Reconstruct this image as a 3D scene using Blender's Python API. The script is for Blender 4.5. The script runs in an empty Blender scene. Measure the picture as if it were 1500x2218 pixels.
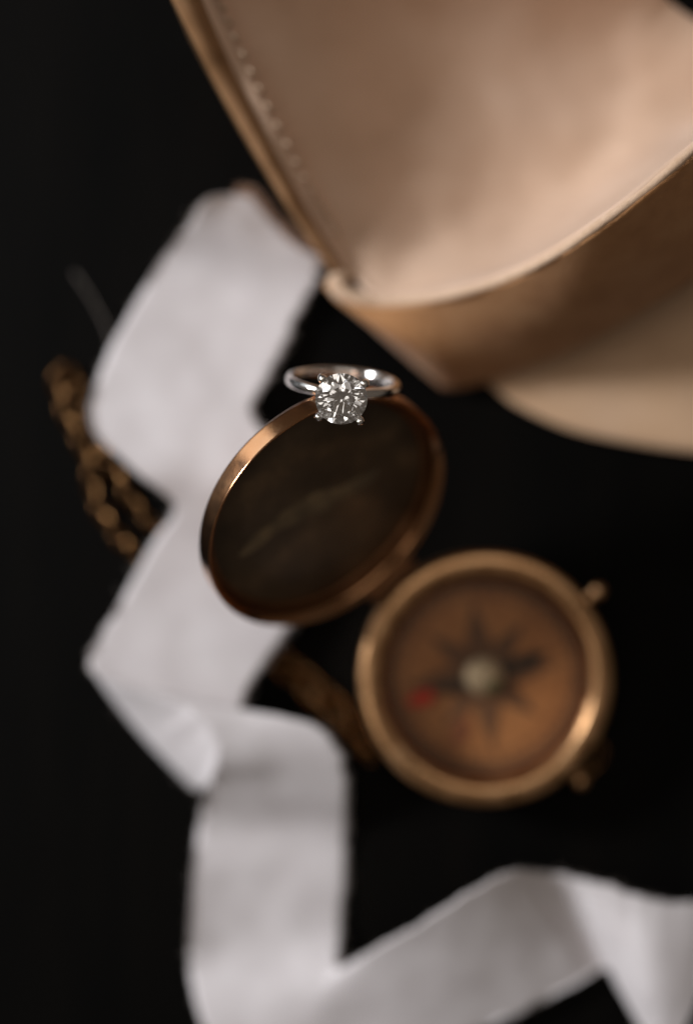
import bpy, bmesh, math, random
from mathutils import Vector, Matrix, noise
random.seed(7)
R_ = math.radians
sc = bpy.context.scene
C = sc.collection
MM = 0.001

# ------------------------------------------------------------------ camera
CAM_H, FOC = 307.0, 265.0          # camera height, and the distance at which PX holds (mm)
PX = 13.2                          # photo pixels per mm at that distance
cam = bpy.data.objects.new('camera', bpy.data.cameras.new('camera'))
C.objects.link(cam)
cam.location = (0, 0, CAM_H * MM)
cam.rotation_euler = (0, 0, 0)
cd = cam.data
cd.sensor_fit = 'HORIZONTAL'
cd.sensor_width = 24
cd.lens = 24 * FOC / (1500 / PX)
cd.clip_start, cd.clip_end = 0.01, 50
cd.dof.use_dof = True
cd.dof.focus_distance = 256.8 * MM
cd.dof.aperture_fstop = 2.6
cd.dof.aperture_blades = 0
sc.camera = cam

# ------------------------------------------------------------------ world, lamps, exposure
w = bpy.data.worlds.new('World'); sc.world = w; w.use_nodes = True
bg = w.node_tree.nodes['Background']
bg.inputs[0].default_value = (1.0, 0.83, 0.68, 1); bg.inputs[1].default_value = 0.085

def area(name, loc, target, sx, sy, watts, col):
    l = bpy.data.lights.new(name, 'AREA'); l.shape = 'RECTANGLE'; l.size = sx; l.size_y = sy
    l.energy = watts; l.color = col
    o = bpy.data.objects.new(name, l); C.objects.link(o); o.location = loc
    o.rotation_euler = (Vector(target) - Vector(loc)).to_track_quat('-Z', 'Y').to_euler()
    return o
area('window_light', (-0.80, 0.26, 0.45), (0, 0, 0), 0.20, 0.20, 11.2, (0.94, 0.96, 1.0))
area('side_window_light', (-0.72, 0.68, 0.22), (0, 0, 0.03), 0.4, 0.4, 0.9, (0.88, 0.94, 1.0))
area('overhead_fill_light', (0.0, 0.42, 1.2), (0, 0, 0), 1.0, 0.5, 2.0, (1.0, 0.93, 0.86))  # added soft fill for the diamond facets and bezel highlights
area('lower_fill_light', (-0.48, -0.30, 1.15), (0, 0, 0), 0.36, 0.36, 0.9, (1.0, 0.93, 0.86))  # added fill to brighten the diamond's lower facets

sc.view_settings.view_transform = 'Standard'; sc.view_settings.look = 'None'
sc.view_settings.exposure = 0; sc.view_settings.gamma = 1
cy = sc.cycles
cy.max_bounces = 20; cy.transmission_bounces = 16; cy.glossy_bounces = 8; cy.diffuse_bounces = 5
cy.use_denoising = True; cy.sample_clamp_indirect = 6; cy.filter_width = 1.2

def P(px, py, h):                   # a point h mm above the table, under the photo's pixel (px, py)
    s = (CAM_H - h) / FOC / PX
    return Vector(((px - 750) * s, (1109 - py) * s, h))

# ------------------------------------------------------------------ materials
def new_mat(name):
    m = bpy.data.materials.new(name); m.use_nodes = True
    nt = m.node_tree; b = nt.nodes['Principled BSDF']
    return m, nt, b
def nd(nt, t, **k):
    n = nt.nodes.new(t)
    for a, v in k.items(): setattr(n, a, v)
    return n
def noise_ramp(nt, scale, stops, detail=4, rough=0.55, distort=0.0, stretch=None):
    tc = nd(nt, 'ShaderNodeTexCoord'); n = nd(nt, 'ShaderNodeTexNoise')
    n.inputs['Scale'].default_value = scale; n.inputs['Detail'].default_value = detail
    n.inputs['Roughness'].default_value = rough; n.inputs['Distortion'].default_value = distort
    src = tc.outputs['Object']
    if stretch:
        mp = nd(nt, 'ShaderNodeMapping'); mp.inputs['Scale'].default_value = stretch
        nt.links.new(src, mp.inputs[0]); src = mp.outputs[0]
    nt.links.new(src, n.inputs['Vector'])
    r = nd(nt, 'ShaderNodeValToRGB'); e = r.color_ramp.elements
    while len(e) < len(stops): e.new(0.5)
    for i, (p, c) in enumerate(stops):
        e[i].position = p; e[i].color = (*c, 1) if len(c) == 3 else c
    nt.links.new(n.outputs[0], r.inputs[0])
    return n, r
def bump(nt, b, fac, dist_mm, strength=1.0):
    bp = nd(nt, 'ShaderNodeBump'); bp.inputs['Distance'].default_value = dist_mm * MM
    bp.inputs['Strength'].default_value = strength
    nt.links.new(fac, bp.inputs['Height']); nt.links.new(bp.outputs[0], b.inputs['Normal'])
def surf(name, stops, scale, rough=0.5, metal=0.0, bump_scale=None, bump_mm=0.1, sheen=0, spec=0.5, rough_var=None, stretch=None, detail=5):
    m, nt, b = new_mat(name)
    n, r = noise_ramp(nt, scale, stops, detail, stretch=stretch)
    nt.links.new(r.outputs[0], b.inputs['Base Color'])
    b.inputs['Metallic'].default_value = metal; b.inputs['Roughness'].default_value = rough
    b.inputs['Specular IOR Level'].default_value = spec
    if sheen:
        b.inputs['Sheen Weight'].default_value = sheen; b.inputs['Sheen Roughness'].default_value = 0.5
    if rough_var:
        n2, r2 = noise_ramp(nt, rough_var[0], [(0.35, (rough_var[1],) * 3), (0.7, (rough_var[2],) * 3)], 6)
        nt.links.new(r2.outputs[0], b.inputs['Roughness'])
    if bump_scale:
        n3, r3 = noise_ramp(nt, bump_scale, [(0, (0, 0, 0)), (1, (1, 1, 1))], 6, 0.65)
        bump(nt, b, n3.outputs[0], bump_mm)
    return m

M = {}
M['table'] = surf('black_table', [(0.3, (0.0008, 0.0008, 0.0007)), (0.75, (0.0030, 0.0024, 0.0018))], 60, 0.6, 0, 900, 0.06, spec=0.045, stretch=(1, 0.15, 1))
M['copper'] = surf('aged_bronze', [(0.3, (0.42, 0.185, 0.07)), (0.5, (0.51, 0.24, 0.10)), (0.75, (0.55, 0.30, 0.15))], 130, 0.24, 1, 2600, 0.009, rough_var=(420, 0.14, 0.22))
_b = M['copper'].node_tree.nodes['Principled BSDF']; _b.inputs['Coat Weight'].default_value = 0.6; _b.inputs['Coat Roughness'].default_value = 0.22
M['brass'] = surf('brushed_brass', [(0.3, (0.40, 0.215, 0.10)), (0.55, (0.52, 0.295, 0.145)), (0.75, (0.57, 0.35, 0.19))], 130, 0.4, 1, 1500, 0.015, rough_var=(260, 0.26, 0.4))
M['dark_lining'] = surf('tarnished_lid_lining', [(0.3, (0.065, 0.046, 0.031)), (0.55, (0.12, 0.082, 0.05)), (0.8, (0.26, 0.165, 0.09))], 90, 0.3, 0.45, 1800, 0.01, spec=0.4)
M['patina'] = surf('dark_bronze_patina', [(0.3, (0.12, 0.05, 0.022)), (0.7, (0.22, 0.10, 0.042))], 150, 0.36, 0.9, 1800, 0.01)
M['reflection_streak'] = surf('painted_reflection_streak', [(0.35, (0.12, 0.09, 0.055)), (0.7, (0.26, 0.185, 0.10))], 260, 0.5, 0.3)  # colour of the reflection painted across the lid lining
M['chain'] = surf('antique_brass_chain', [(0.3, (0.08, 0.04, 0.016)), (0.7, (0.22, 0.11, 0.042))], 300, 0.24, 1)
M['platinum'] = surf('polished_platinum', [(0.3, (0.86, 0.83, 0.80)), (0.7, (0.90, 0.87, 0.84))], 200, 0.14, 1, rough_var=(500, 0.11, 0.2))
M['dial'] = surf('copper_dial', [(0.3, (0.36, 0.145, 0.05)), (0.6, (0.50, 0.225, 0.085)), (0.85, (0.55, 0.27, 0.11))], 160, 0.5, 0.15, 900, 0.02)
M['ink'] = surf('dark_printing_ink', [(0.3, (0.12, 0.056, 0.026)), (0.7, (0.20, 0.09, 0.04))], 300, 0.55)
M['red'] = surf('red_lacquer', [(0.3, (0.68, 0.022, 0.014)), (0.7, (0.80, 0.035, 0.02))], 300, 0.3)
M['rust_print'] = surf('faded_red_print', [(0.3, (0.22, 0.07, 0.03)), (0.7, (0.30, 0.10, 0.045))], 300, 0.5)
M['blued'] = surf('blued_steel', [(0.3, (0.02, 0.018, 0.016)), (0.7, (0.035, 0.03, 0.025))], 300, 0.35, 0.3)
M['ivory'] = surf('worn_pale_brass', [(0.3, (0.52, 0.41, 0.27)), (0.7, (0.64, 0.53, 0.38))], 400, 0.5, 0.35)
M['green_reflection'] = surf('painted_green_reflection', [(0.3, (0.16, 0.20, 0.10)), (0.7, (0.26, 0.25, 0.12))], 500, 0.35, 0.7)  # colour of the green reflection painted on the pivot cap
LEA = [(0.25, (0.50, 0.33, 0.225)), (0.5, (0.58, 0.40, 0.285)), (0.75, (0.63, 0.45, 0.335))]
M['leather'] = surf('tan_leather_inside', LEA, 55, 0.62, 0, 1300, 0.05, 0.25, 0.25)
M['flap'] = surf('tan_leather_flap', [(0.25, (0.46, 0.285, 0.165)), (0.5, (0.55, 0.355, 0.215)), (0.75, (0.60, 0.40, 0.26))], 60, 0.62, 0, 1300, 0.05, 0.2, 0.25)
M['suede'] = surf('tan_suede_outside', [(0.25, (0.34, 0.155, 0.06)), (0.5, (0.42, 0.205, 0.085)), (0.75, (0.47, 0.25, 0.115))], 140, 0.8, 0, 1400, 0.25, 0.15, 0.15)
M['raw_edge'] = surf('raw_leather_edge', [(0.25, (0.50, 0.33, 0.21)), (0.75, (0.62, 0.44, 0.31))], 700, 0.75, 0, 2500, 0.12, 0.2, 0.2)
M['welt'] = surf('burnished_leather_welt', [(0.25, (0.17, 0.085, 0.035)), (0.5, (0.25, 0.13, 0.058)), (0.75, (0.29, 0.16, 0.078))], 140, 0.55, 0, 1500, 0.05, 0, 0.3)
M['thread'] = surf('waxed_thread', [(0.3, (0.40, 0.275, 0.18)), (0.7, (0.48, 0.34, 0.23))], 900, 0.6)
def silk(name, c0, c1):
    m, nt, b = new_mat(name)
    n, r = noise_ramp(nt, 130, [(0.3, c0), (0.7, c1)], 4)
    nt.links.new(r.outputs[0], b.inputs['Base Color'])
    b.inputs['Roughness'].default_value = 0.5; b.inputs['Specular IOR Level'].default_value = 0.3
    b.inputs['Sheen Weight'].default_value = 0.2
    n3, r3 = noise_ramp(nt, 4000, [(0, (0, 0, 0)), (1, (1, 1, 1))], 3)
    bump(nt, b, n3.outputs[0], 0.03)
    tr = nd(nt, 'ShaderNodeBsdfTranslucent'); nt.links.new(r.outputs[0], tr.inputs[0])
    mx = nd(nt, 'ShaderNodeMixShader'); mx.inputs[0].default_value = 0.16
    out = nt.nodes['Material Output']
    nt.links.new(b.outputs[0], mx.inputs[1]); nt.links.new(tr.outputs[0], mx.inputs[2]); nt.links.new(mx.outputs[0], out.inputs[0])
    return m
M['silk'] = silk('white_silk', (0.68, 0.63, 0.63), (0.745, 0.70, 0.70))
M['fray'] = silk('silk_thread', (0.42, 0.35, 0.30), (0.52, 0.45, 0.40))
M['fray_brown'] = silk('brown_stained_thread', (0.28, 0.15, 0.09), (0.40, 0.25, 0.17))
def glass(name, ior, rough, col):
    m, nt, b = new_mat(name)
    b.inputs['Base Color'].default_value = (*col, 1); b.inputs['Transmission Weight'].default_value = 1
    b.inputs['IOR'].default_value = ior; b.inputs['Roughness'].default_value = rough
    return m
M['diamond'] = glass('diamond', 2.417, 0.0, (1, 1, 1))
def thin_glass(name):
    m, nt, b = new_mat(name)
    fr_ = nd(nt, 'ShaderNodeFresnel'); ge = nd(nt, 'ShaderNodeNewGeometry'); io = nd(nt, 'ShaderNodeMapRange')      # the same thin-sheet Fresnel on both faces
    io.inputs['To Min'].default_value = 1.45; io.inputs['To Max'].default_value = 1 / 1.45
    nt.links.new(ge.outputs['Backfacing'], io.inputs['Value']); nt.links.new(io.outputs[0], fr_.inputs[0])
    tp = nd(nt, 'ShaderNodeBsdfTransparent'); tp.inputs[0].default_value = (0.95, 0.93, 0.90, 1)
    gl = nd(nt, 'ShaderNodeBsdfAnisotropic'); gl.inputs['Roughness'].default_value = 0.12
    mx = nd(nt, 'ShaderNodeMixShader'); nt.links.new(fr_.outputs[0], mx.inputs[0])
    nt.links.new(tp.outputs[0], mx.inputs[1]); nt.links.new(gl.outputs[0], mx.inputs[2])
    nt.links.new(mx.outputs[0], nt.nodes['Material Output'].inputs[0]); nt.nodes.remove(b)
    return m
M['glass'] = thin_glass('watch_glass')

# ------------------------------------------------------------------ mesh helpers (all in mm)
def thing(name, label, cat, loc, group=None):
    o = bpy.data.objects.new(name, None); C.objects.link(o)
    o.empty_display_size = 0.005
    o.location = Vector(loc) * MM; o['label'] = label; o['category'] = cat
    if group: o['group'] = group
    return o
def root_loc(p):
    v = Vector((0, 0, 0))
    while p is not None: v += p.location; p = p.parent
    return v
def link_mesh(name, me, mat, parent):
    o = bpy.data.objects.new(name, me); C.objects.link(o)
    me.materials.append(mat)
    if parent is not None: o.parent = parent
    return o
def build(name, verts, faces, mat, parent=None, smooth=True, sharp=35, mx=None):
    """verts in mm, world (or moved by mx); stored relative to the parent's base"""
    off = root_loc(parent)
    vs = []
    for v in verts:
        v = Vector(v)
        if mx is not None: v = mx @ v
        vs.append(v * MM - off)
    me = bpy.data.meshes.new(name); me.from_pydata(vs, [], faces); me.update()
    bm = bmesh.new(); bm.from_mesh(me); bmesh.ops.recalc_face_normals(bm, faces=bm.faces); bm.to_mesh(me); bm.free()
    if smooth:
        me.polygons.foreach_set('use_smooth', [True] * len(me.polygons))
        if sharp: me.set_sharp_from_angle(angle=R_(sharp))
    return link_mesh(name, me, mat, parent)
def lathe(prof, n=96, closed=False):
    vs, fs = [], []
    m = len(prof)
    for i in range(n):
        a = 2 * math.pi * i / n
        for r, z in prof: vs.append((r * math.cos(a), r * math.sin(a), z))
    for i in range(n):
        j = (i + 1) % n
        for k in range(m if closed else m - 1):
            l = (k + 1) % m
            fs.append((i * m + k, j * m + k, j * m + l, i * m + l))
    return vs, fs
def disc(r, z, n=96):
    return [(r * math.cos(2 * math.pi * i / n), r * math.sin(2 * math.pi * i / n), z) for i in range(n)], [tuple(range(n))]
def merge(*vf):
    V, F = [], []
    for v, f in vf:
        o = len(V); V += list(v); F += [tuple(i + o for i in q) for q in f]
    return V, F
def xf(mx, vf): return [mx @ Vector(v) for v in vf[0]], vf[1]
def cat(pts, t):                      # Catmull-Rom through tuples
    n = len(pts) - 1
    t = max(0.0, min(n - 1e-6, t)); i = int(t); u = t - i
    p = [Vector(pts[max(0, min(n, i + d))]) for d in (-1, 0, 1, 2)]
    return 0.5 * (2 * p[1] + (p[2] - p[0]) * u + (2 * p[0] - 5 * p[1] + 4 * p[2] - p[3]) * u * u + (3 * p[1] - p[0] - 3 * p[2] + p[3]) * u ** 3)
def curve(pts, n): return [cat(pts, (len(pts) - 1) * i / (n - 1)) for i in range(n)]
def tube(path, rad, n=12, closed=False, flat=1.0, cap=True):
    path = [Vector(p) for p in path]; m = len(path)
    rad = rad if isinstance(rad, (list, tuple)) else [rad] * m
    vs, fs, up = [], [], None
    for i in range(m):
        a = path[(i - 1) % m] if (closed or i) else path[0]
        b = path[(i + 1) % m] if (closed or i < m - 1) else path[-1]
        t = (b - a).normalized()
        if up is None:
            up = t.orthogonal().normalized() if abs(t.z) > 0.9 else Vector((0, 0, 1))
        up = (up - t * up.dot(t)).normalized(); sd = t.cross(up)
        for k in range(n):
            q = 2 * math.pi * k / n
            vs.append(path[i] + (sd * math.cos(q) + up * math.sin(q) * flat) * rad[i])
    for i in range(m if closed else m - 1):
        j = (i + 1) % m
        for k in range(n):
            l = (k + 1) % n
            fs.append((i * n + k, i * n + l, j * n + l, j * n + k))
    if not closed and cap:
        fs.append(tuple(range(n))[::-1]); fs.append(tuple((m - 1) * n + k for k in range(n)))
    return vs, fs
def grid(fn, nu, nv):
    vs = [fn(i / (nu - 1), j / (nv - 1)) for i in range(nu) for j in range(nv)]
    fs = [(i * nv + j, (i + 1) * nv + j, (i + 1) * nv + j + 1, i * nv + j + 1) for i in range(nu - 1) for j in range(nv - 1)]
    return vs, fs
def sphere(c, r, n=16, sc_=(1, 1, 1)):
    vs, fs = [], []
    for i in range(n // 2 + 1):
        a = math.pi * i / (n // 2)
        for k in range(n):
            q = 2 * math.pi * k / n
            vs.append((c[0] + r * sc_[0] * math.sin(a) * math.cos(q), c[1] + r * sc_[1] * math.sin(a) * math.sin(q), c[2] + r * sc_[2] * math.cos(a)))
    for i in range(n // 2):
        for k in range(n): fs.append((i * n + k, i * n + (k + 1) % n, (i + 1) * n + (k + 1) % n, (i + 1) * n + k))
    return vs, fs
def solidify(o, mm, off=-1):
    s = o.modifiers.new('thickness', 'SOLIDIFY'); s.thickness = mm * MM; s.offset = off
def T(v): return Matrix.Translation(Vector(v))

# ------------------------------------------------------------------ setting: the dark table
def table_fn(u, v):
    x, y = (u - 0.5) * 1800, (v - 0.5) * 1800
    return (x, y, 0)
tb = build('table', *merge((
    [(-900, -900, 0), (900, -900, 0), (900, 900, 0), (-900, 900, 0), (-900, -900, -30), (900, -900, -30), (900, 900, -30), (-900, 900, -30)],
    [(0, 1, 2, 3), (7, 6, 5, 4), (0, 4, 5, 1), (1, 5, 6, 2), (2, 6, 7, 3), (3, 7, 4, 0)])), M['table'], None, smooth=False)
tb['kind'] = 'structure'

# ------------------------------------------------------------------ compass
AZ, PHI, RL = R_(133.4), R_(49.5), 23.4
B = Vector((25.6, -30.6, 0))
u_ = Vector((math.cos(AZ), math.sin(AZ), 0))
HINGE = B + u_ * 25.0 + Vector((0, 0, 12.0))
compass = thing('compass', 'round brass pocket compass lying open, its bronze lid tilted up on the hinge', 'compass', B)
bx = T(B)
# case: a round dish with a rolled foot
build('case', *lathe([(0, 0.1), (19, 0.1), (21.2, 0.5), (22.6, 1.6), (23.1, 3.2), (23.1, 8.2), (22.8, 8.9), (19.4, 8.9), (19.2, 7.2), (19.0, 3.2), (0, 3.2)]), M['brass'], compass, mx=bx)
# bezel: a fat rounded ring
pr = [(22.6, 8.9), (23.2, 9.2), (23.4, 9.7), (23.45, 10.6), (23.4, 11.2), (23.2, 11.6), (22.95, 11.85)]
for i in range(11):
    r_ = 22.8 - 3.1 * i / 10
    pr.append((r_, 12.3 - 0.115 * (r_ - 21.2) ** 2))
pr += [(19.5, 11.85), (19.2, 11.5), (18.9, 10.9), (18.7, 10.3), (18.6, 9.4), (18.6, 8.95)]
build('bezel', *lathe(pr, 128, True), M['brass'], compass, mx=bx)
bx = bx @ T((0, 0, -2.9))           # the dial sits deep in the case
dial = build('dial', *merge(lathe([(0, 7.1), (18.9, 7.1), (18.9, 6.9)], 96)), M['dial'], compass, mx=bx)
# printed rose: alternate long and short darts, thin foil on the dial
def dart(a, r1, wd, z, r0=1.2):
    d = Vector((math.cos(a), math.sin(a), 0)); n = Vector((-d.y, d.x, 0))
    q = [d * r0, d * (r0 + r1 * 0.28) + n * wd, d * r1, d * (r0 + r1 * 0.28) - n * wd]
    vs = [p + Vector((0, 0, z)) for p in q] + [p + Vector((0, 0, z - 0.06)) for p in q]
    return vs, [(0, 1, 2, 3), (7, 6, 5, 4), (0, 4, 5, 1), (1, 5, 6, 2), (2, 6, 7, 3), (3, 7, 4, 0)]
NA = math.atan2(-58, -160) + math.pi * 2   # direction of the needle's red end
for k in range(8):
    a = R_(98) + k * math.pi / 4
    build('rose_point', *dart(a, 14.4 if k % 2 == 0 else 13.0, 2.7 if k % 2 == 0 else 2.3, 7.17 + 0.01 * k), M['ink'], dial, smooth=False, mx=bx)
build('red_mark', *dart(R_(248), 14.5, 1.9, 7.27, 7.5), M['rust_print'], dial, smooth=False, mx=bx)
def annulus(r0, r1, z, n=96): return lathe([(r0, z - 0.05), (r0, z), (r1, z), (r1, z - 0.05)], n)
build('print_and_shade_ring', *annulus(14.6, 14.9, 7.17), M['ink'], dial, mx=bx)
build('print_and_shade_ring', *annulus(16.7, 18.8, 7.17), M['ink'], dial, mx=bx)  # outer ring: shade of the recessed groove inside the bezel, put in as ink
tk = []
for k in range(72):
    a = R_(5 * k); d = Vector((math.cos(a), math.sin(a), 0)); n = Vector((-d.y, d.x, 0)) * (0.14 if k % 2 else 0.2)
    r0 = 14.9 if k % 2 == 0 else 15.6
    q = [d * r0 - n, d * 16.7 - n, d * 16.7 + n, d * r0 + n]
    tk.append(([p + Vector((0, 0, 7.165)) for p in q], [(0, 1, 2, 3)]))
build('degree_scale', *merge(*tk), M['ink'], dial, smooth=False, mx=bx)
# needle
def needle_half(a, r1, wd, z):
    d = Vector((math.cos(a), math.sin(a), 0)); n = Vector((-d.y, d.x, 0))
    q = [d * 0.6 + n * wd * 0.7, d * r1 * 0.72 + n * wd, d * r1, d * r1 * 0.72 - n * wd, d * 0.6 - n * wd * 0.7]
    vs = [p + Vector((0, 0, z)) for p in q] + [p + Vector((0, 0, z + 0.3)) for p in q]
    return vs, [(4, 3, 2, 1, 0), (5, 6, 7, 8, 9)] + [(i, (i + 1) % 5, (i + 1) % 5 + 5, i + 5) for i in range(5)]
ndl = build('needle', *merge(needle_half(NA, 10.0, 0.9, 8.0), needle_half(NA + math.pi, 13.2, 1.15, 8.0)), M['blued'], compass, smooth=False, mx=bx)
def tip(a, r0, r1, wd, z):
    d = Vector((math.cos(a), math.sin(a), 0)); n = Vector((-d.y, d.x, 0))
    q = [d * r0 + n * wd, d * (r0 + (r1 - r0) * .6) + n * wd * 1.1, d * r1, d * (r0 + (r1 - r0) * .6) - n * wd * 1.1, d * r0 - n * wd]
    vs = [p + Vector((0, 0, z)) for p in q] + [p + Vector((0, 0, z + 0.45)) for p in q]
    return vs, [(4, 3, 2, 1, 0), (5, 6, 7, 8, 9)] + [(i, (i + 1) % 5, (i + 1) % 5 + 5, i + 5) for i in range(5)]
build('needle_tip', *tip(NA, 10.2, 15.4, 1.15, 7.95), M['red'], ndl, smooth=False, mx=bx)
cap = build('pivot_cap', *lathe([(0, 10.0), (1.2, 9.95), (2.3, 9.6), (3.2, 9.0), (3.6, 8.4), (3.6, 8.0), (1.2, 7.9), (1.0, 7.15), (0, 7.15)], 48), M['ivory'], compass, mx=bx)
build('cap_reflection', *lathe([(0, 10.35), (1.1, 10.25), (1.9, 9.85), (2.0, 9.2)], 32), M['green_reflection'], cap, mx=bx @ T((1.2, -1.3, -0.55)))  # greenish reflection on the cap, put in as a small coloured dome
bx = T(B)
build('glass', *lathe([(0, 11.35), (12, 11.25), (18.4, 10.9), (18.4, 10.4), (12, 10.75), (0, 10.85)], 96), M['glass'], compass, mx=bx)
# lever at the upper right of the case, catch and bow opposite the hinge
a = math.atan2(190, 230) - 0.03
d = Vector((math.cos(a), math.sin(a), 0))
build('stop_lever', *merge(tube([d * 22.6 + Vector((0, 0, 9.6)), d * 24.2 + Vector((0, 0, 9.9)), d * 25.4 + Vector((0, 0, 10.1))], [1.0, 1.05, 1.1], 12),
      sphere(d * 26.0 + Vector((0, 0, 10.2)), 1.6)), M['brass'], compass, mx=bx)
a = AZ + math.pi
d = Vector((math.cos(a), math.sin(a), 0)); n = Vector((-d.y, d.x, 0))
build('latch', *merge(tube([d * 22.4 + Vector((0, 0, 6)), d * 24.4 + Vector((0, 0, 6.2)), d * 26.0 + Vector((0, 0, 6.4))], [1.3, 1.2, 1.1], 12), sphere(d * 26.4 - n * 0.3 + Vector((0, 0, 7.0)), 1.55, sc_=(1, 1, 0.8))), M['brass'], compass, mx=bx)
ring = [d * 25.0 + n * 3.2 + (d * math.cos(t) * 2.2 + n * math.sin(t) * 4.2) + Vector((0, 0, 4.5)) for t in [2 * math.pi * i / 36 for i in range(36)]]
build('bow', *tube(ring, 0.5, 8, True), M['chain'], compass, mx=bx)
# hinge: three knuckles on a pin
e1h = Vector((-u_.y, u_.x, 0))
hg = build('hinge', *tube([HINGE - e1h * 5.4, HINGE + e1h * 5.4], 0.55, 12), M['patina'], compass)
for s0, s1 in ((-5, -1.9), (-1.6, 1.6), (1.9, 5)):
    build('knuckle', *tube([HINGE + e1h * s0, HINGE + e1h * s1], 1.2, 20), M['patina'], hg)
build('hinge_leaf', *tube([HINGE - u_ * 2.6 - e1h * 4.6 + Vector((0, 0, -1.8)), HINGE - u_ * 2.6 + e1h * 4.6 + Vector((0, 0, -1.8))], [1.0, 1.0], 8), M['patina'], hg)
# lid in its own frame: x along the hinge, y away from it, z out of the open mouth
e2 = u_ * math.cos(PHI) + Vector((0, 0, math.sin(PHI)))
nn = -u_ * math.sin(PHI) + Vector((0, 0, math.cos(PHI)))
e1 = e2.cross(nn)
LC = HINGE + e2 * (RL + 1.5)
LM = Matrix(((e1.x, e2.x, nn.x, LC.x), (e1.y, e2.y, nn.y, LC.y), (e1.z, e2.z, nn.z, LC.z), (0, 0, 0, 1)))
D = 3.9
lid = build('lid', *lathe([(0, -D - 1.6), (8, -D - 1.5), (15, -D - 1.15), (20, -D - 0.55), (22.3, -D - 0.12), (22.95, -D + 0.04), (23.3, -D + 0.2), (23.45, -D + 0.45), (23.47, -D + 0.6), (23.47, -D + 0.8), (23.44, -0.3), (23.43, -0.16), (23.38, -0.05), (23.3, -0.01), (23.22, -0.02), (23.1, -0.08),
      (22.35, -0.78), (22.2, -0.95), (22.12, -1.15), (22.1, -D + 0.9), (21.8, -D + 0.25), (20.5, -D + 0.1), (0, -D + 0.05)], 192), M['copper'], compass, mx=LM)
build('inner_wall', *lathe([(22.1, -1.2), (21.95, -1.3), (21.9, -D + 0.95), (21.4, -D + 0.4), (20.4, -D + 0.25)], 192), M['patina'], lid, mx=LM)
ll = build('lid_lining', *lathe([(0, -D + 0.42), (14, -D + 0.42), (20.6, -D + 0.36), (20.9, -D + 0.22)], 128), M['dark_lining'], lid, mx=LM)
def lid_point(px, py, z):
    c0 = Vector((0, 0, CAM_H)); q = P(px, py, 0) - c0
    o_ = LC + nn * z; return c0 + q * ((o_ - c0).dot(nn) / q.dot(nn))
def streak_fn(u, v):
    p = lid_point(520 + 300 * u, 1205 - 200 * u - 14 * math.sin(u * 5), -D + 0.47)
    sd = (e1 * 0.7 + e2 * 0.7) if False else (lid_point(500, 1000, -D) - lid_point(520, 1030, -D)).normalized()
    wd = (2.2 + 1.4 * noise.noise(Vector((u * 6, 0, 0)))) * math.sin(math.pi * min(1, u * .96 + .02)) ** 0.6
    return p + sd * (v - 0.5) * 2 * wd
build('reflection_streak', *grid(streak_fn, 40, 3), M['reflection_streak'], ll, sharp=0)  # pale reflection on the lining, put in as a coloured strip
build('hinge_leaf', *tube([Vector((-4.4, -RL - 0.3, -1.0)), Vector((4.4, -RL - 0.3, -1.0))], 0.9, 8), M['patina'], lid, mx=LM)

# ------------------------------------------------------------------ engagement ring leaning on the lid
ALPHA, ROLL = R_(15.5), R_(-4.5)
RC = P(743, 818, 34.8) + Vector((0, -1.02, 2.0))
rx = Matrix.Rotation(ROLL, 3, 'Z')
v_ = rx @ Vector((0, -math.sin(ALPHA), math.cos(ALPHA)))     # finger hole -> stone
a_ = rx @ Vector((0, math.cos(ALPHA), math.sin(ALPHA)))      # axis of the finger hole
s_ = a_.cross(v_)
RM = Matrix(((s_.x, a_.x, v_.x, RC.x), (s_.y, a_.y, v_.y, RC.y), (s_.z, a_.z, v_.z, RC.z), (0, 0, 0, 1)))
ringt = thing('engagement_ring', 'silver solitaire ring with a round white diamond, leaning on the bronze lid edge', 'ring', RC)
RI, RO, W = 8.2, 9.65, 0.92
vs, fs = [], []
n, m = 160, 20
for i in range(n):
    q = 2 * math.pi * i / n
    top = max(0.0, math.cos(q)) ** 6
    wd = W * (1 - 0.18 * top); th = (RO - RI) * (1 + 0.05 * top)
    for k in range(m):
        t = 2 * math.pi * k / m
        cx, cyy = math.cos(t), math.sin(t)
        rr = RI + th * 0.42 + (th * 0.58 if cx > 0 else th * 0.42) * math.copysign(abs(cx) ** 0.8, cx)
        yy = wd * math.copysign(abs(cyy) ** 0.85, cyy)
        vs.append((rr * math.sin(q), yy, rr * math.cos(q)))
for i in range(n):
    for k in range(m):
        fs.append((i * m + k, ((i + 1) % n) * m + k, ((i + 1) % n) * m + (k + 1) % m, i * m + (k + 1) % m))
build('band', vs, fs, M['platinum'], ringt, sharp=0, mx=RM)
GZ, DR = 13.5, 4.15
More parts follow.
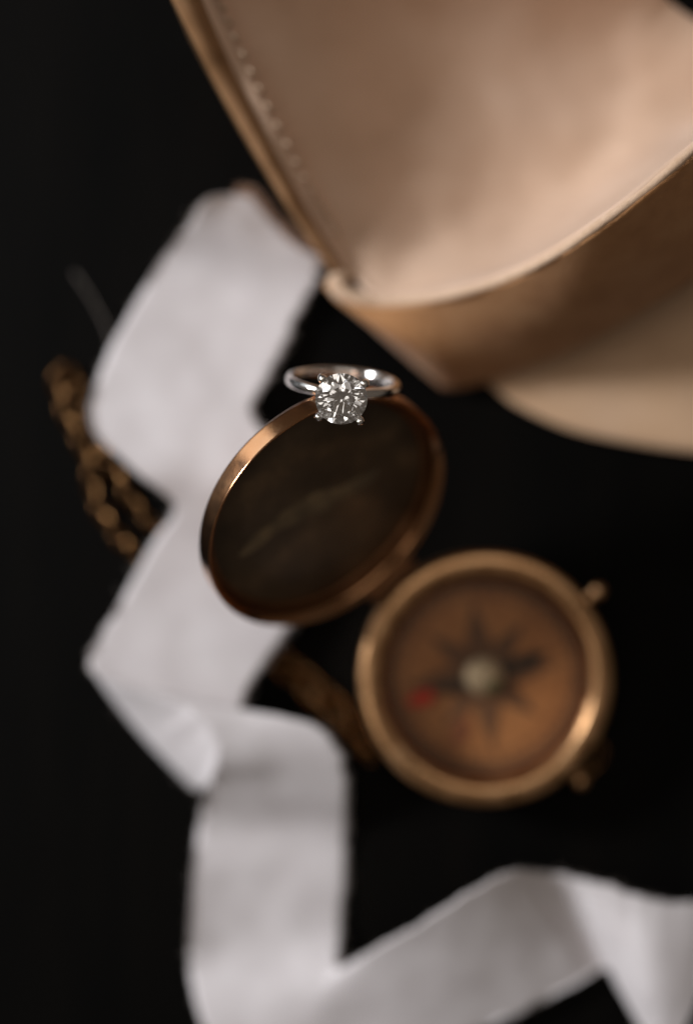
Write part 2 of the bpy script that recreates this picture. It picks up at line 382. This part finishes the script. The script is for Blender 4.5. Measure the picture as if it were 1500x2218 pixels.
def brilliant():
    bm = bmesh.new()
    bmesh.ops.create_cone(bm, cap_ends=True, segments=96, radius1=1, radius2=1, depth=3)
    g = 0.018
    def cut(co, no):
        geom = list(bm.verts) + list(bm.edges) + list(bm.faces)
        r = bmesh.ops.bisect_plane(bm, geom=geom, dist=1e-6, plane_co=co, plane_no=no, clear_outer=True)
        ed = [e for e in r['geom_cut'] if isinstance(e, bmesh.types.BMEdge)]
        if len(ed) >= 3: bmesh.ops.edgeloop_fill(bm, edges=ed)
    def pl(az, tilt, co, up=1):
        t = R_(tilt); return Vector(co), Vector((math.sin(t) * math.cos(az), math.sin(t) * math.sin(az), up * math.cos(t)))
    ct = math.tan(R_(34.5)); tz = g + 0.43 * ct
    cut(Vector((0, 0, tz)), Vector((0, 0, 1)))
    for k in range(8):
        a = R_(45 * k); cut(*pl(a, 34.5, (math.cos(a), math.sin(a), g)))
    for k in range(8):
        a = R_(45 * k + 22.5); rt = 0.57 / math.cos(R_(22.5)) 
        b0 = R_(45 * k); cut(*pl(a, 21.0, (0.545 * math.cos(b0), 0.545 * math.sin(b0), tz)))
    for k in range(16):
        a = R_(22.5 * k + 11.25); b0 = R_(45 * ((k + 1) // 2)); cut(*pl(a, 40.6, (math.cos(b0), math.sin(b0), g)))
    for k in range(8):
        a = R_(45 * k); cut(*pl(a, 40.8, (math.cos(a), math.sin(a), -g), -1))
    for k in range(16):
        a = R_(22.5 * k + 11.25); b0 = R_(45 * ((k + 1) // 2)); cut(*pl(a, 42.0, (math.cos(b0), math.sin(b0), -g), -1))
    bm.verts.index_update()
    V = [v.co.copy() * DR for v in bm.verts]; F = [tuple(v.index for v in f.verts) for f in bm.faces]
    bm.free(); return V, F
build('diamond', *brilliant(), M['diamond'], ringt, smooth=False, mx=RM @ T((0, 0, GZ)) @ Matrix.Rotation(R_(97), 4, 'Z'))
for a in (40, 135, 222, 316):
    ca, sa = math.cos(R_(a)), math.sin(R_(a))
    pts = [(1.1, 9.3), (2.2, 10.5), (3.3, 11.9), (4.1, 12.9), (4.62, 13.5), (4.72, 14.1), (4.45, 14.55), (3.95, 14.75)]
    path = curve([(r * ca, r * sa, z) for r, z in pts], 30)
    rad = [0.52] * 16 + [0.52 + 0.026 * i for i in range(9)] + [0.75, 0.72, 0.62, 0.46, 0.2]
    build('prong', *tube(path, rad, 14), M['platinum'], ringt, sharp=0, mx=RM)
build('gallery', *tube([(2.75 * math.cos(t), 2.75 * math.sin(t), 11.2) for t in [2 * math.pi * i / 48 for i in range(48)]], 0.38, 10, True), M['platinum'], ringt, sharp=0, mx=RM)

# ------------------------------------------------------------------ silk ribbon
rows = [  # left edge (px, py, h), right edge, folded-under edge (or None), bow of the middle
 ((462,424,10),(545,428,8)), ((434,446,10),(590,482,6.5)), ((418,475,9),(640,532,5.5)), ((398,505,7.5),(694,574,5)), ((335,590,2.2),(640,690,3.2)), ((243,750,3.5),(592,795,4)),
 ((203,860,6),(545,885,6.5)), ((207,935,8),(590,960,9)), ((295,1022,10),(650,1060,10.5)), ((378,1096,7.5),(700,1200,7)),
 ((330,1180,4.6),(672,1290,5)), ((240,1345,6),(608,1385,5.5)), ((196,1428,8.5),(562,1450,6)),
 ((250,1480,10.5),(522,1532,8.5),(212,1470,6)), ((395,1525,12),(600,1550,12),(300,1585,2.5)), ((462,1595,12.5),(690,1578,13),(392,1682,1.2)),
 ((468,1655,11),(738,1640,11.5),(430,1712,1.0)), ((455,1705,6.5),(748,1725,7)), ((432,1790,1.6),(748,1800,1.8)), ((420,1900,3.5),(745,1900,1.0)),
 ((414,2010,4),(738,2010,1.5)), ((413,2100,2),(730,2082,5)), ((440,2218,3),(735,2098,6)), ((520,2330,3),(745,2094,7)),
 ((750,2330,2),(800,2062,10)), ((950,2270,2.5),(900,2005,13)), ((1130,2190,3.5),(1010,1935,14.5)), ((1250,2130,3),(1100,1890,13)),
 ((1310,2098,1.5),(1195,1894,8)), ((1340,2145,3.5),(1300,1915,9),None,2.5), ((1385,2225,5),(1420,1950,10),None,5), ((1430,2330,4),(1570,1965,7),None,5)]
Lp, Rp, Fp, Bw = [], [], [], []
for r in rows:
    Lp.append(P(*r[0])); Rp.append(P(*r[1])); Fp.append(P(*r[2]) if len(r) > 2 and r[2] else P(*r[0])); Bw.append((r[3] if len(r) > 3 else 0, 0, 0))
NU, NW, NF = 420, 34, 8
def jag(t, s): return noise.noise(Vector((t * 3.1, s, 0))) * 0.7 + noise.noise(Vector((t * 9.0, s, 4))) * 0.5
ribbon_rows = []
for i in range(NU):
    t = (len(rows) - 1) * i / (NU - 1)
    l, r, f = cat(Lp, t), cat(Rp, t), cat(Fp, t)
    wv = (r - l).normalized()
    l = l + wv * jag(t, 1.0); r = r + wv * jag(t, 7.0)
    if t < 3.2: r = r + wv * (noise.noise(Vector((t * 14.0, 2.0, 0))) * 1.6 + noise.noise(Vector((t * 37.0, 2.0, 0))) * 0.8)
    bow = cat(Bw, t).x
    row = []
    for k in range(NF):
        s = k / NF
        p = f.lerp(l, s); p.z += 1.0 * math.sin(math.pi * s) * min(1.0, (f - l).length / 4)
        row.append(p)
    for k in range(NW):
        s = k / (NW - 1)
        p = l.lerp(r, s)
        e = math.sin(math.pi * s)
        q = noise.noise(Vector((p.x * 0.05, p.y * 0.05, 3))) * 0.8 + noise.noise(Vector((p.x * 0.13, p.y * 0.13, 9))) * 0.3
        p.z = max(0.25, p.z + q * (0.35 + 0.65 * e) + (bow - 0.5) * e)
        if i < 14: p += Vector((0.25, 0.9, 0)) * e * (14 - i) / 14 * 0.5
        row.append(p)
    ribbon_rows.append(row)
nc = NF + NW
vs = [p for row in ribbon_rows for p in row]
fs = [(i * nc + j, (i + 1) * nc + j, (i + 1) * nc + j + 1, i * nc + j + 1) for i in range(NU - 1) for j in range(nc - 1)]
ribbon = thing('ribbon', 'white torn silk ribbon winding in folds across the dark table under the compass lid', 'ribbon', (-30, 0, 0))
rb = build('silk_strip', vs, fs, M['silk'], ribbon, sharp=0)
solidify(rb, 0.12, 0)
# loose threads along both edges and the torn end
def strip(p, d, ln, wd):
    q = [p]
    dd = d.normalized()
    for k in range(3):
        dd = (dd + Vector((random.uniform(-.4, .4), random.uniform(-.4, .4), random.uniform(-.3, .3)))).normalized()
        n_ = q[-1] + dd * ln / 3; n_.z = max(0.1, n_.z); q.append(n_)
    sd = dd.cross(Vector((0, 0, 1))); sd = sd.normalized() * wd if sd.length > 1e-4 else Vector((wd, 0, 0))
    V = []
    for k, x in enumerate(q):
        f = 1 - 0.25 * k; V += [x - sd * f, x + sd * f]
    return V, [(2 * k, 2 * k + 2, 2 * k + 3, 2 * k + 1) for k in range(3)]
fr = []
for i in range(NU - 1):
    for _ in range(2):
        for e0, e1_ in ((NF, NF + 1), (nc - 1, nc - 2)):
            p = ribbon_rows[i][e0].lerp(ribbon_rows[i + 1][e0], random.random())
            if e0 == NF and (ribbon_rows[i][0] - ribbon_rows[i][NF]).length > 1: p = ribbon_rows[i][0].copy()
            d = (ribbon_rows[i][e0] - ribbon_rows[i][e1_]).normalized()
            fr.append(strip(p, d, random.uniform(0.3, 1.1) * (2.2 if random.random() < .05 else 1), 0.045))
o = build('frayed_edge', *merge(*fr), M['fray'], ribbon, smooth=False); o['kind'] = 'stuff'
fr = []
for k in range(900):
    if random.random() < 0.35: p = ribbon_rows[0][NF + int((0.55 + 0.45 * random.random()) * (NW - 1))].copy()
    else: p = ribbon_rows[int(random.random() * 42)][nc - 1].copy()
    fr.append(strip(p, Vector((0.5, 0.8, 0.1)), random.uniform(0.6, 2.4), 0.09))
o = build('torn_end', *merge(*fr), M['fray_brown'], ribbon, smooth=False); o['kind'] = 'stuff'
o['label'] = 'brown stained threads of the torn end'

build('loose_thread', *tube(curve([P(*q) for q in ((330,600,1.5),(285,690,0.6),(248,745,0.4),(222,690,0.5),(190,632,0.6),(160,590,0.4))], 60), 0.075, 6), M['fray'], ribbon, sharp=0)

# ------------------------------------------------------------------ chain, doubled back on itself
chain = thing('chain', 'dark brass chain of small links lying double beneath the white ribbon', 'chain', P(140, 800, 0))
cp = [P(*q) for q in ((815,1600,1.3),(700,1490,1.3),(600,1405,1.3),(470,1290,1.3),(345,1155,1.3),(285,1085,1.3),(215,960,1.3),(176,865,1.5),(156,818,2.2),(138,800,3.0),(124,826,2.2),(140,890,1.5),(190,990,1.4),(205,1075,1.4),(255,1160,1.3),(325,1225,1.3),(450,1330,1.3),(600,1445,1.3),(690,1530,1.3),(800,1640,1.3))]
fine = curve(cp, 2400)
link_vs, link_fs = tube([Vector((2.2 * math.cos(t), 1.3 * math.sin(t), 0.45 * math.sin(2 * t))) for t in [2 * math.pi * i / 14 for i in range(14)]], 0.5, 8, True)
lm = bpy.data.meshes.new('link'); lm.from_pydata([Vector(v) * MM for v in link_vs], [], link_fs); lm.update()
lm.polygons.foreach_set('use_smooth', [True] * len(lm.polygons)); lm.materials.append(M['chain'])
off = chain.location.copy()
acc, k, last = 0.0, 0, fine[0]
PITCH = 3.25
for i in range(1, len(fine)):
    acc += (fine[i] - last).length; last = fine[i]
    if acc >= PITCH:
        acc = 0
        t = (fine[min(i + 2, len(fine) - 1)] - fine[i - 2]).normalized()
        o = bpy.data.objects.new('link', lm); C.objects.link(o); o.parent = chain
        sd = Vector((0, 0, 1)).cross(t).normalized(); up = t.cross(sd)
        base = Matrix(((t.x, sd.x, up.x), (t.y, sd.y, up.y), (t.z, sd.z, up.z)))
        roll = R_(48 if k % 2 else -42) + random.uniform(-.15, .15)
        o.matrix_local = Matrix.Translation(fine[i] * MM - off) @ (base @ Matrix.Rotation(roll, 3, 'X')).to_4x4()
        k += 1

# ------------------------------------------------------------------ leather pouch
pouch = thing('leather_pouch', 'open tan leather pouch with a stitched side seam and a broad suede front band', 'pouch', P(1100, 400, 0))
O_ = [(340,-70,38),(380,10,35),(480,205,27),(600,410,23),(665,510,19),(722,590,16)]
Mi = [(415,-70,37),(440,10,34),(525,195,26),(632,400,22),(690,500,18.5),(742,585,15.6)]
I_ = [(440,-70,35),(468,10,32),(555,195,26),(658,400,20.5),(712,500,17.5),(765,588,15)]
Tt = [(440,-70,35),(760,-230,50),(1200,-170,42),(1430,-60,24),(1495,12,16),(1760,190,12)]  # back rim raised out of view to shade the inside of the pouch
Bt = [(765,592,15),(820,648,16.5),(900,648,20),(1100,596,30),(1300,478,44),(1500,318,47),(1760,110,45)]
O3, M3, I3, T3, B3 = ([P(*q) for q in s] for s in (O_, Mi, I_, Tt, Bt))
def cv(p, t): return cat(p, (len(p) - 1) * t)
def sm(x): x = max(0, min(1, x)); return x * x * (3 - 2 * x)
def floor_fn(u, v):          # u: top -> front lip, v: left seam -> right
    l = cv(I3, u); top = cv(T3, v); bot = cv(B3, v)
    r = T3[-1].lerp(B3[-1], u)
    p = top.lerp(bot, u) + (l.lerp(r, v) - (T3[0].lerp(B3[0], u)).lerp(T3[-1].lerp(B3[-1], u), v))
    dip = max(0, math.sin(math.pi * min(1, 0.10 + 0.90 * u))) ** 0.6 * (math.sin(math.pi * v) ** 0.55 if v < 0.5 else 1 - 0.12 * sm((v - 0.5) * 2))
    p.z = p.z * (1 - dip) + 5.0 * dip
    p.z += dip * (1.6 * noise.noise(Vector((p.x * .05, p.y * .05, 1))) + .5 * noise.noise(Vector((p.x * .13, p.y * .13, 5))))
    return p
o = build('bottom_panel', *grid(floor_fn, 90, 110), M['leather'], pouch, sharp=0); solidify(o, 1.4, 0)
def strip_between(a, b, n, bulge, rows_=9):
    def f(u, v):
        p, q = cv(a, u), cv(b, u)
        x = p.lerp(q, v); x.z += bulge * math.sin(math.pi * v)
        x.z += 0.25 * noise.noise(x * 0.2)
        return x
    return grid(f, n, rows_)
sw = build('side_wall', *merge(strip_between(O3, M3, 60, 1.1)), M['welt'], pouch, sharp=0); solidify(sw, 0.6, 0)
def down(u, v):
    p = cv(O3, u); q = Vector((p.x + 3.0, p.y - 1.0, 0.3)); x = p.lerp(q, v); x.x -= 1.2 * math.sin(math.pi * v) * 0; return x
o = build('side_panel', *grid(down, 60, 8), M['welt'], pouch, sharp=0); solidify(o, 1.2, -1)
o = build('seam_binding', *strip_between(M3, I3, 60, 0.25), M['leather'], sw, sharp=0); solidify(o, 0.5, 0)
st_me = None
for k in range(22):
    u = 0.03 + 0.78 * k / 21
    p = cv(I3, u) + Vector((0.7, 0.2, 0.75)); q = cv(I3, min(1, u + 0.01)); t = (q - cv(I3, u)).normalized()
    sd = Vector((t.y, -t.x, 0)) * -1
    V, F = tube([p - t * 0.75 - sd * random.uniform(.35, .6), p + Vector((0, 0, .12)), p + t * 0.75 + sd * random.uniform(.35, .6)], [0.28, 0.4, 0.28], 8)
    build('stitch', V, F, M['thread'], sw, sharp=0)
# front band
BT = [(704,612,15.5),(738,648,15.7),(800,664,16.4),(900,658,20),(1100,606,30),(1300,488,44),(1500,328,47),(1640,200,47)]
BB = [(962,836,2.5),(985,836,3),(1020,830,3.5),(1090,806,6),(1180,772,10),(1320,704,16),(1500,598,22),(1640,505,23)]
T4, B4 = [P(*q) for q in BT], [P(*q) for q in BB]
def band_fn(u, v):
    p, q = cv(T4, u), cv(B4, u)
    x = p.lerp(q, v); e = math.sin(math.pi * v)
    x.z += 1.5 * e + 3.5 * e * math.exp(-((u - 0.27) / 0.16) ** 2); x += Vector((0.2, -0.5, 0)) * e
    return x
fb = build('front_band', *grid(band_fn, 90, 30), M['suede'], pouch, sharp=0); solidify(fb, 1.5, 0)
lipr = ((796,606,14,0.7),(768,593,14.8,1.0),(744,596,15.3,1.6),(728,610,15.5,1.9),(742,632,15.7,1.9),(776,647,16.2,1.6),(830,655,17.2,1.2),(900,652,20.3,1.0),(1000,634,25.5,0.95),(1100,602,30.3,0.95),(1200,552,37.8,0.95),(1300,484,44.2,0.95),(1400,410,46,0.95),(1500,324,47.2,0.95),(1640,196,47.2,0.95))
lip = [P(*q[:3]) for q in lipr]
rads = [0.86 * max(0.5, cat([(q[3], 0, 0) for q in lipr], (len(lipr) - 1) * i / 159).x + 0.12 * noise.noise(Vector((i * .35, 0, 0)))) for i in range(160)]
o = build('band_edge', *tube(curve(lip, 160), rads, 14), M['raw_edge'], fb, sharp=0)
# short nap standing along the lip where it is in focus
nap = []
lc = curve([Vector(p) for p in lip], 900)
for k in range(5200):
    i = random.randint(460, 890)
    p = lc[i]; t = (lc[i + 2] - lc[i - 2]).normalized(); sd = Vector((t.y, -t.x, 0))
    q = random.uniform(-1.9, 0.7)
    dirv = sd * math.cos(q) + Vector((0, 0, 1)) * math.sin(q)
    nap.append(strip(p + dirv * 0.75, dirv + t * random.uniform(-1.4, 1.4), random.uniform(0.2, 0.7), 0.035))
o = build('suede_nap', *merge(*nap), M['suede'], fb, smooth=False); o['kind'] = 'stuff'
# flap lying on the table below the band
FO = [(1010,800,2.0),(1065,838,2.0),(1120,880,2.0),(1230,930,2.0),(1350,958,2.2),(1500,980,2.5),(1660,990,2.5)]
FI = [(1080,700,2.2),(1150,690,2.6),(1230,660,3),(1320,610,3.5),(1420,560,4),(1520,500,4),(1660,420,4)]
F3, G3 = [P(*q) for q in FO], [P(*q) for q in FI]
def flap_fn(u, v):
    p, q = cv(F3, u), cv(G3, u)
    x = p.lerp(q, v); x.z += 1.2 * math.sin(math.pi * v) + 0.6 * noise.noise(x * 0.06) * min(1, 4 * v)
    return x
o = build('flap', *grid(flap_fn, 60, 30), M['flap'], pouch, sharp=0); solidify(o, 1.8, -1)
